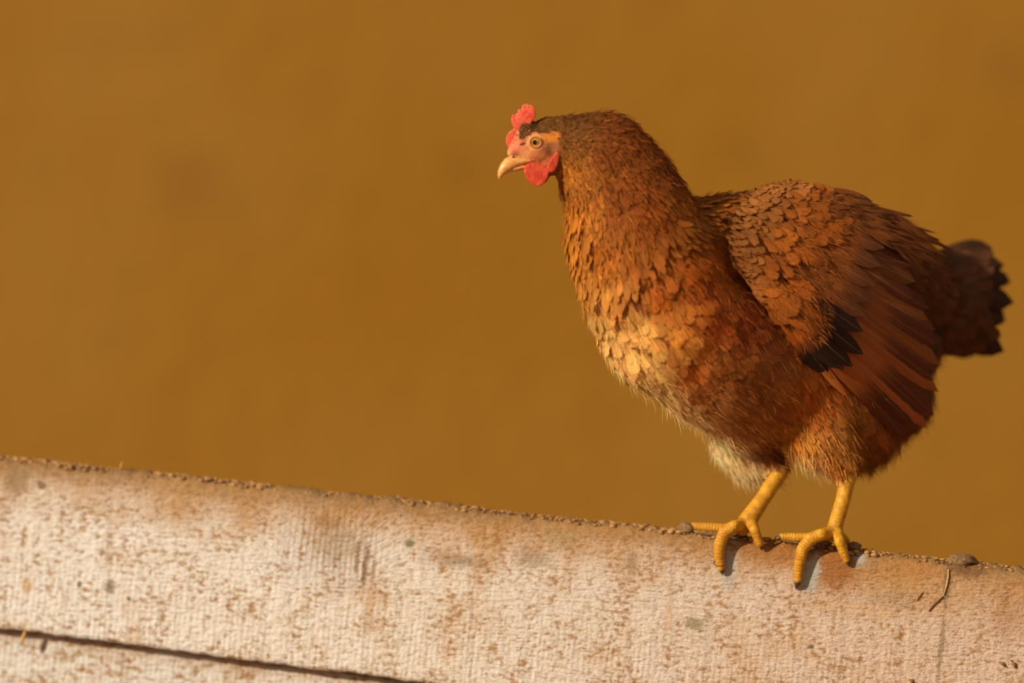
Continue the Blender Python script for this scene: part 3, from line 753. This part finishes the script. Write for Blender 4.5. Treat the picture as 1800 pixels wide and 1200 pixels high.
for i in range(170):                 # stringy saddle feathers falling over the top of the wing
    t0 = rng.random(); q0 = np.array([1400 + 190 * t0, 322 + 62 * t0 ** 1.5 + rng.uniform(0, 40)]); ang = .22 + .42 * t0 + rng.normal(0, .1)
    L_ = rng.uniform(60, 120); q1 = q0 + L_ * np.array([math.cos(ang), math.sin(ang)])
    wing_feather('saddle', q0, q1, rng.uniform(3, 7), 16 + rng.uniform(0, 7), 'hackle', jit(lin(128, 76, 36), .3), jit(lin(104, 60, 34), .3), n=7, cols=3, lift=rng.uniform(0, 8), bow=rng.normal(.1, .1), bag=saddle)
fuzz = Bag()
for i in range(2600):                # loose barbs over the coverts
    s = rng.random(); f = rng.uniform(0, .75); a = poly_s(A0, s); e = poly_s(C1, s); q = a + (e - a) * f; n = wing_n(*q)
    p = P(q[0], q[1], yw(*q) + edge_bend(*q) - 24 + 8 * f - rng.uniform(0, 6)); dq = (e - a) / np.linalg.norm(e - a)
    d = (Vector((dq[0], .2, -dq[1])) + Vector(rng.normal(0, .25, 3)) + n * .1).normalized()
    fuzz.add(*strand(p, n, d, rng.uniform(10, 24) * S, .6 * S, np.array(lin(160, 96, 42)) * rng.uniform(.4, 1.6)))
tag(link('wing_fuzz', fuzz.mesh('wing_fuzz'), M_DOWN, wing), 'loose fine barbs over the wing coverts', kind='stuff')
tag(link('saddle_plumage', saddle.mesh('saddle_plumage'), M_FEA, hen), 'stringy brown saddle feathers falling over the wing', kind='stuff')
# leading-edge marginal feathers down to the outermost primary
for i in range(9):
    t0 = i / 9; q0 = np.array([1308, 482]) * (1 - t0) + np.array([1440, 640]) * t0; q1 = q0 + np.array([62, 72]) * rng.uniform(.8, 1.1)
    wing_feather('marginal_covert', q0, q1, 9, 14, 'hackle', jit(lin(190, 112, 50), .15), None, lift=2, n=7, mat=M_COV)

# ------------------------------------------------------------------ tail
tail_me = remeshed('tail', chain([(1600, 515, 185, 60, 55), (1660, 525, 228, 46, 42), (1690, 530, 250, 24, 22)]), 0.003, 3)
tail = link('tail', tail_me, mat_simple('tail_skin', lin(70, 42, 32), 0.8, 200), hen); tail['label'] = 'short dark brown tail fanned behind the wing'
TT = [((1640, 470), (1748, 436)), ((1640, 480), (1766, 462)), ((1645, 492), (1776, 496)), ((1645, 505), (1778, 532)), ((1645, 520), (1768, 566)), ((1640, 540), (1752, 596)), ((1635, 552), (1762, 624)), ((1630, 565), (1722, 616)), ((1625, 575), (1690, 612))]
for i, (a, b) in enumerate(TT):
    for sd_ in (-1, 1):
        if sd_ == 1 and i in (0, 8): continue
        y0 = 220 + sd_ * 24; y1 = 300 + sd_ * (20 + 5 * i)
        a_, b_ = np.array(a, float), np.array(b, float) + rng.normal(0, 4, 2) + (np.array([-7, 6]) * rng.uniform(.4, 1) if sd_ == 1 else 0)
        pts = []; nr = []
        for k in range(9):
            t = k / 8; q = a_ + (b_ - a_) * t; q[1] -= 10 * math.sin(math.pi * t) * (1 - i / 6)
            pts.append(P(q[0], q[1], y0 + (y1 - y0) * t - (1 - t) * sd_ * 0)); nr.append(Vector((.25, sd_ * .9, .45 - .06 * i)).normalized())
        b2 = Bag(); b2.add(*feather_geo(pts, nr, 25 * S, 'flight', 5, .18, jit(lin(90, 56, 38), .2), jit(lin(66, 42, 32), .2), .5))
        link('tail_feather', b2.mesh('tail_feather'), M_TAIL, tail)
tc = Bag()
for i in range(300):                 # soft coverts over the tail root
    ang = rng.uniform(-1, 1); px = rng.uniform(1585, 1685); py = 525 + ang * 70
    q = P(px, py, 150); loc, nn, _, _ = bvh.find_nearest(q + Vector((0, -0.06, 0)))
    L = rng.uniform(50, 95) * S; d = Vector((.9, .3, -.12 - .35 * ang)).normalized()
    p0 = P(px, py, 192 + (px - 1600) * .5 - 52 * math.sqrt(max(.05, 1 - ang * ang)) - 8)
    pts = [p0 + d * L * k / 5 + Vector((0, -1, 0)) * (.004 * math.sin(k / 5 * 3)) for k in range(6)]
    nrm = Vector((.2, -.8 * math.sqrt(1 - ang * ang * .9) - .1, -.8 * ang)).normalized()
    tc.add(*feather_geo(pts, [nrm] * 6, L * .22, 'round', 3, .3, jit(lin(92, 58, 38), .35)))
tag(link('tail_covert', tc.mesh('tail_covert'), M_FEA, tail), 'soft dark feathers over the tail root', kind='stuff')

# ------------------------------------------------------------------ head furniture
def mat_comb():
    t = NT('comb_skin'); c = t.obj(); n = t.noise(c, 520, 3); n2 = t.noise(c, 120, 3)
    col = t.mix(t.ss(n2, .35, .7), lin(198, 58, 32), lin(220, 88, 58))
    col = t.mix(t.math('MULTIPLY', t.ss(n, .55, .75), .3), col, lin(240, 140, 120))
    t.set(Base_Color=col, Roughness=0.42, Normal=t.bump(t.math('ADD', n, n2), 0.0009, 0.7)); t.b.inputs['Subsurface Weight'].default_value = .12
    t.b.inputs['Subsurface Radius'].default_value = (1, .3, .2); t.b.inputs['Subsurface Scale'].default_value = 0.003
    return t.m
M_COMB = mat_comb()
def slab(name, outline, y, th, mat, lean=(0, 0), rounding=.5, voxel=.0006, iters=5):
    """an outline in photo pixels made into a solid fleshy blade with rounded rim"""
    n = len(outline); V = []; F = []
    cx = sum(p[0] for p in outline) / n; cy = sum(p[1] for p in outline) / n
    for (sgn) in (-1, 1):
        for (x_, y_) in outline:
            V.append(P(x_, y_, y + sgn * th / 2 + lean[0] * (x_ - cx) + lean[1] * (y_ - cy)))
    F.append(tuple(range(n))); F.append(tuple(range(2 * n - 1, n - 1, -1)))
    for i in range(n): j = (i + 1) % n; F.append((i, n + i, n + j, j))
    me = bpy.data.meshes.new('t'); me.from_pydata([tuple(v) for v in V], [], F)
    bm = bmesh.new(); bm.from_mesh(me); bmesh.ops.triangulate(bm, faces=bm.faces); bmesh.ops.recalc_face_normals(bm, faces=bm.faces); bm.to_mesh(me); bm.free()
    o = bpy.data.objects.new('t', me); COL.objects.link(o)
    m = o.modifiers.new('r', 'REMESH'); m.mode = 'VOXEL'; m.voxel_size = voxel
    m = o.modifiers.new('s', 'SMOOTH'); m.factor = .5; m.iterations = iters
    dg = bpy.context.evaluated_depsgraph_get(); dg.update(); out = bpy.data.meshes.new_from_object(o.evaluated_get(dg)); out.name = name
    bpy.data.objects.remove(o); out.polygons.foreach_set('use_smooth', [True] * len(out.polygons))
    return link(name, out, mat, hen)
cr = lambda pts: [(840 + x / 6, 160 + y / 6) for x, y in pts]
def ray_y(px, py):
    loc, _, _, _ = bvh.ray_cast(CAMP, (P(px, py) - CAMP).normalized()); return loc.y / S
comb = slab('comb', cr([(295, 545), (300, 478), (335, 425), (372, 402), (386, 418), (376, 372), (358, 348), (352, 288), (366, 244), (392, 244), (404, 262), (408, 230), (428, 236), (418, 196), (446, 188), (464, 214),
                         (464, 152), (505, 132), (562, 146), (596, 164), (606, 212), (604, 276), (566, 330), (530, 380), (500, 440), (480, 520), (430, 600), (320, 600)]), HD - 163, 13, M_COMB, (-.15, .02), voxel=.0005, iters=3)
comb['label'] = 'upright red comb with small points'
wattle_out = [(486, 800), (520, 765), (580, 750), (660, 770), (735, 800), (752, 850), (735, 920), (700, 975), (645, 1006), (585, 990), (530, 940), (495, 880)]
w1 = slab('wattle', cr(wattle_out), HD - 178, 9, M_COMB, (.1, -.12)); w1['label'] = 'rounded red wattle under the beak'
w2 = slab('wattle', [(x + 4, y - 3) for x, y in cr(wattle_out)], HD - 138, 9, M_COMB, (.1, .12)); w2['label'] = 'far side red wattle'
lobe = [(868, 612), (872, 660), (850, 740), (836, 800), (800, 850), (765, 862), (738, 830), (734, 790), (770, 720), (820, 650)]
yl = min(ray_y(x_, y_) for x_, y_ in ((966, 288), (972, 292), (976, 275)))
for yy in (yl + .5, 2 * (HD - 157) - yl - .5): e_ = slab('ear_lobe', cr(lobe), yy, 8, M_COMB, (.25, 0) if yy == yl + .5 else (-.25, 0))

def mat_beak():
    t = NT('beak_horn'); c = t.obj(); x, y, z = t.sep(c)
    n = t.noise(t.comb(t.math('MULTIPLY', x, 300), y, t.math('MULTIPLY', z, 500)), 1, 3)
    col = t.mix(t.ss(n, .35, .7), lin(222, 166, 100), lin(204, 136, 74))
    t.set(Base_Color=col, Roughness=.38, Normal=t.bump(n, .0004, .4)); return t.m
M_BEAK = mat_beak()
def loft(name, rings, mat, parent, nseg=18, pw=2.0):
    """rings: (px, py, yp, half height px, half depth px, tilt)"""
    V, F = [], []
    for (px, py, yp, rh, rd, tilt) in rings:
        for i in range(nseg):
            a = 2 * math.pi * i / nseg; ca, sa = math.cos(a), math.sin(a)
            ca = math.copysign(abs(ca) ** (2 / pw), ca); h = rh * sa
            V.append(P(px + h * math.sin(tilt), py - h * math.cos(tilt), yp + rd * ca))
    m = len(rings)
    for k in range(m - 1):
        for i in range(nseg): j = (i + 1) % nseg; F.append((k * nseg + i, k * nseg + j, (k + 1) * nseg + j, (k + 1) * nseg + i))
    F.append(tuple(range(nseg - 1, -1, -1))); F.append(tuple((m - 1) * nseg + i for i in range(nseg)))
    me = mesh_np(name, V, F); bm = bmesh.new(); bm.from_mesh(me); bmesh.ops.recalc_face_normals(bm, faces=bm.faces); bm.to_mesh(me); bm.free()
    return link(name, me, mat, parent)
beak = empty('beak', P(905, 285, HD - 168)); beak.parent = hen; beak.matrix_parent_inverse = hen.matrix_world.inverted()
loft('upper_mandible', [(937, 283, HD - 160, 2.5, 18, .1), (930, 283, HD - 161, 5, 18.5, .05), (921, 283.5, HD - 163, 7.5, 17.5, .0), (911, 283.5, HD - 166, 11, 15.5, -.15), (902, 285, HD - 168, 13, 13, -.3), (893.5, 289.5, HD - 170, 12.5, 10.5, -.55),
                        (886, 296.5, HD - 171.5, 10, 8, -.8), (881, 303.5, HD - 172.5, 6.8, 5.4, -1.1), (878.3, 310.5, HD - 173, 3.2, 2.8, -1.35), (877.4, 316, HD - 173, .6, .6, -1.5)], M_BEAK, beak)
loft('lower_mandible', [(932, 291, HD - 161, 4, 16, .1), (916, 294, HD - 165, 5, 12, -.1), (904, 297, HD - 168, 4.2, 8, -.3), (894, 301, HD - 170, 2.4, 4, -.5), (889, 303, HD - 170.5, .6, .9, -.5)], M_BEAK, beak)
nost = loft('nostril', [(899.5, 276.5, HD - 177, 1.2, 1, .3), (902, 275, HD - 178.5, 2.4, 2, .3), (904.5, 273.5, HD - 178.5, 1.2, 1, .3)], mat_simple('nostril_dark', lin(120, 66, 44), .8), beak)

# eyes
def mat_flat(name, col, rough=.3, spec=.5):
    t = NT(name); n = t.noise(t.obj(), 900, 2); t.set(Base_Color=t.mix(t.ss(n, .3, .7), tuple(c * .8 for c in col), col), Roughness=rough); return t.m
M_IRIS = mat_flat('iris_amber', lin(226, 164, 34), .12); M_PUP = mat_flat('pupil', lin(14, 12, 12), .05); M_LID = mat_flat('eyelid', lin(190, 128, 76), .5)
def ball(name, c, r, rd, mat, parent):
    V, F = [], []; sphere_into(V, F, c, r, rd, 24, 16); me = mesh_np(name, V, F)
    bm = bmesh.new(); bm.from_mesh(me); bmesh.ops.remove_doubles(bm, verts=bm.verts, dist=1e-8); bmesh.ops.recalc_face_normals(bm, faces=bm.faces); bm.to_mesh(me); bm.free()
    return link(name, me, mat, parent)
def ray_y(px, py):
    loc, _, _, _ = bvh.ray_cast(CAMP, (P(px, py) - CAMP).normalized()); return loc.y / S
ye = ray_y(941, 250)
for side in (0, 1):
    yy = ye if side == 0 else 2 * (HD - 157) - ye; sg = -1 if side == 0 else 1
    eye = ball('eye', (941, 250, yy - sg * 3.5), 8.6, 7, M_IRIS, hen); eye['label'] = 'amber eye with black pupil'
    ball('pupil', (940.3, 250, yy - sg * 3.5 + sg * 4.6), 4.9, 2.9, M_PUP, eye)
    V, F = [], []; NS, NT_ = 32, 8
    for i in range(NS):
        a = 2 * math.pi * i / NS
        for j in range(NT_):
            b = 2 * math.pi * j / NT_; R = 9.8 + 1.9 * math.cos(b)
            V.append(P(941 + R * math.cos(a), 250 + R * .95 * math.sin(a), yy + sg * (0.6 + 2.4 * math.sin(b))))
    for i in range(NS):
        for j in range(NT_): F.append((i * NT_ + j, ((i + 1) % NS) * NT_ + j, ((i + 1) % NS) * NT_ + (j + 1) % NT_, i * NT_ + (j + 1) % NT_))
    link('eyelid', mesh_np('eyelid', V, F), M_LID, eye)

# claws
M_CLAW = mat_flat('claw_horn', lin(74, 58, 36), .4)
for a, b, r in CLAW_PTS:
    A, B = Vector(a), Vector(b); rings = []
    n = 6; V, F = [], []
    d = (P(*b) - P(*a)).normalized(); s1 = d.orthogonal().normalized(); s2 = d.cross(s1)
    for k in range(n):
        t = k / (n - 1); c = P(*A.lerp(B, t)) + Vector((0, -1, 0)) * (.0012 * math.sin(math.pi * t)); rr = r * S * (1.12 * (1 - t) ** .75 + .05)
        for i in range(10): q = 2 * math.pi * i / 10; V.append(c + s1 * math.cos(q) * rr + s2 * math.sin(q) * rr)
    for k in range(n - 1):
        for i in range(10): j = (i + 1) % 10; F.append((k * 10 + i, k * 10 + j, k * 10 + 10 + j, k * 10 + 10 + i))
    F.append(tuple(range(9, -1, -1))); F.append(tuple((n - 1) * 10 + i for i in range(10)))
    link('claw', mesh_np('claw', V, F), M_CLAW, hen)

# ------------------------------------------------------------------ small litter on the planks
def rock(name, c, r, mat, seed, squash=.7):
    bm = bmesh.new(); bmesh.ops.create_icosphere(bm, subdivisions=3, radius=1.0)
    rr = random.Random(seed); ph = [rr.uniform(0, 6) for _ in range(9)]
    for v in bm.verts:
        x, y, z = v.co; k = 1 + .16 * math.sin(3 * x + ph[0]) * math.sin(3.4 * y + ph[1]) + .13 * math.sin(6 * z + ph[2] + 3 * x) + .09 * math.sin(9 * y + ph[3]) * math.sin(8 * x + ph[4])
        v.co = (x * k * r[0], y * k * r[1], z * k * r[2])
    me = bpy.data.meshes.new(name); bm.to_mesh(me); bm.free(); me.polygons.foreach_set('use_smooth', [True] * len(me.polygons))
    o = link(name, me, mat); o.matrix_world = MB @ Matrix.Translation(c); return o
M_DIRT = mat_simple('dried_dirt', lin(140, 108, 74), .95, 400, .5)
def roof(px, back, dz): 
    q = on_face(px, 803 + px * .1095, 0); return (q.x, back, dz)
o = rock('dirt_clump', roof(1207, .012, .0035), (.008, .007, .005), M_DIRT, 1); tag(o, 'grey brown dirt clump at the toe tip of the hen\'s left-hand foot', 'dirt clump', 'dirt clumps on the top plank')
o = rock('dirt_clump', roof(1693, .010, .002), (.013, .009, .0052), M_DIRT, 2); tag(o, 'flat brown dirt clump on the plank near the right end', 'dirt clump', 'dirt clumps on the top plank')
o = rock('dirt_clump', roof(1500, .012, .003), (.006, .006, .0042), M_DIRT, 3); tag(o, 'tiny dirt clump just right of the hen\'s right-hand foot', 'dirt clump', 'dirt clumps on the top plank')

o = rock('dirt_clump', roof(1262, .013, .0025), (.024, .010, .0052), M_DIRT, 5); tag(o, 'long low dirt ridge under the toes of the hen\'s left-hand foot', 'dirt clump', 'dirt clumps on the top plank')
o = rock('dirt_clump', roof(1412, .013, .0025), (.026, .010, .0050), M_DIRT, 6); tag(o, 'long low dirt ridge under the toes of the hen\'s right-hand foot', 'dirt clump', 'dirt clumps on the top plank')
crumbs = Bag()
ico = bmesh.new(); bmesh.ops.create_icosphere(ico, subdivisions=1, radius=1.0); IV = np.array([tuple(v.co) for v in ico.verts]); IF = [tuple(v.index for v in f.verts) for f in ico.faces]; ico.free()
for k in range(1500):
    x = rng.uniform(-.52, .52); r = rng.uniform(.0006, .0022) * (1.2 if vnoise(np.array([x * 20 + 50]), 9)[0] > .5 else .7)
    y = rng.uniform(.003, .026); z = -0.011 + math.sqrt(max(0, .011 ** 2 - (.011 - min(y, .011)) ** 2)) + r * .3
    V = IV * np.array([r * 1.4, r, r * .8]) * (1 + rng.normal(0, .18, (len(IV), 1))) + np.array([x, y, z])
    crumbs.add(V, IF, np.tile(np.array(lin(164, 124, 80)) * rng.uniform(.6, 1.3), (len(V), 1)), np.zeros((len(V), 3)))
t = NT('dirt_crumbs'); t.set(Base_Color=t.attr('fcol')[0], Roughness=.95)
o = link('dirt_crust', crumbs.mesh('dirt_crust'), t.m); o.matrix_world = MB.copy(); bpy.context.view_layer.update(); mw = o.matrix_world.copy()
o.parent = p1; o.matrix_parent_inverse = Matrix.Identity(4); o.matrix_basis = Matrix.Identity(4)
tag(o, 'crumbly dirt crusted along the top edge', kind='stuff')

M_STRAW = mat_flat('straw', lin(206, 160, 84), .6); M_TWIG = mat_flat('twig', lin(112, 76, 42), .7); M_SEED = mat_flat('seed_husk', lin(140, 98, 44), .6)
def stick(name, pts, r, mat, label, cat, group=None):
    V, F = [], []; n = len(pts)
    for k, p in enumerate(pts):
        rr = r * (1 - .5 * abs(2 * k / (n - 1) - 1) ** 3); d = (Vector(pts[min(k + 1, n - 1)]) - Vector(pts[max(k - 1, 0)])).normalized(); s1 = d.orthogonal().normalized(); s2 = d.cross(s1)
        for i in range(7): a = 2 * math.pi * i / 7; V.append(Vector(p) + s1 * rr * math.cos(a) + s2 * rr * math.sin(a))
    for k in range(n - 1):
        for i in range(7): j = (i + 1) % 7; F.append((k * 7 + i, k * 7 + j, k * 7 + 7 + j, k * 7 + 7 + i))
    F.append(tuple(range(6, -1, -1))); F.append(tuple((n - 1) * 7 + i for i in range(7)))
    o = link(name, mesh_np(name, V, F), mat); o.matrix_world = MB.copy(); tag(o, label, cat, group); return o
def fp(pts, off=-.0006): return [on_face(px, py, off) for px, py in pts]
stick('twig', fp([(1632, 1074), (1641, 1063), (1650, 1055), (1658, 1048)]), .0009, M_TWIG, 'short dark twig stuck to the plank face at the right', 'twig')
stick('straw', fp([(1667, 1000), (1667, 1012), (1664, 1028), (1659, 1046)], -.0008), .0009, M_STRAW, 'pale straw hanging over the plank edge near the right end', 'straw')
stick('straw', [roof(208, .008, -.001), roof(209, .006, .004), roof(211, .006, .0085)], .0009, M_STRAW, 'tiny straw stub standing on the plank edge at far left', 'straw')
stick('straw', fp([(45, 1107), (44, 1112), (40, 1122), (37, 1133)], .004), .0016, M_STRAW, 'pale straw sticking out of the gap between planks at far left', 'straw')
stick('straw', fp([(1612, 1055), (1618, 1046), (1623, 1040)]), .0007, M_TWIG, 'thin brown straw chip left of the dark twig', 'straw')
for (a, b, lab) in (((1756, 1163), (1767, 1171), 'dark curled seed husk on plank face, left of a pair'), ((1777, 1160), (1785, 1173), 'upright seed husk on plank face, right of a pair'), ((1597, 1194), (1606, 1200), 'seed husk at the bottom edge of the picture')):
    stick('seed_husk', fp([a, ((a[0] + b[0]) / 2 + 1, (a[1] + b[1]) / 2 - 1), b], -.001), .0016, M_SEED, lab, 'seed husk', 'seed husks stuck to the plank')
# thread curled round the middle toe
c = face_pt(1263, 988, 8); pts = []
for k in range(22):
    a = k / 21 * 5.4 + .4; pts.append(MBI @ P(1262 + 9.5 * math.cos(a) + 2, 989 + 5.5 * math.sin(a), c[2] - 9 * math.cos(a * .5) - 1))
stick('thread', pts, .0005, M_CLAW, 'dark thread curled around the middle toe of the left-hand foot', 'thread')
bpy.context.view_layer.update()
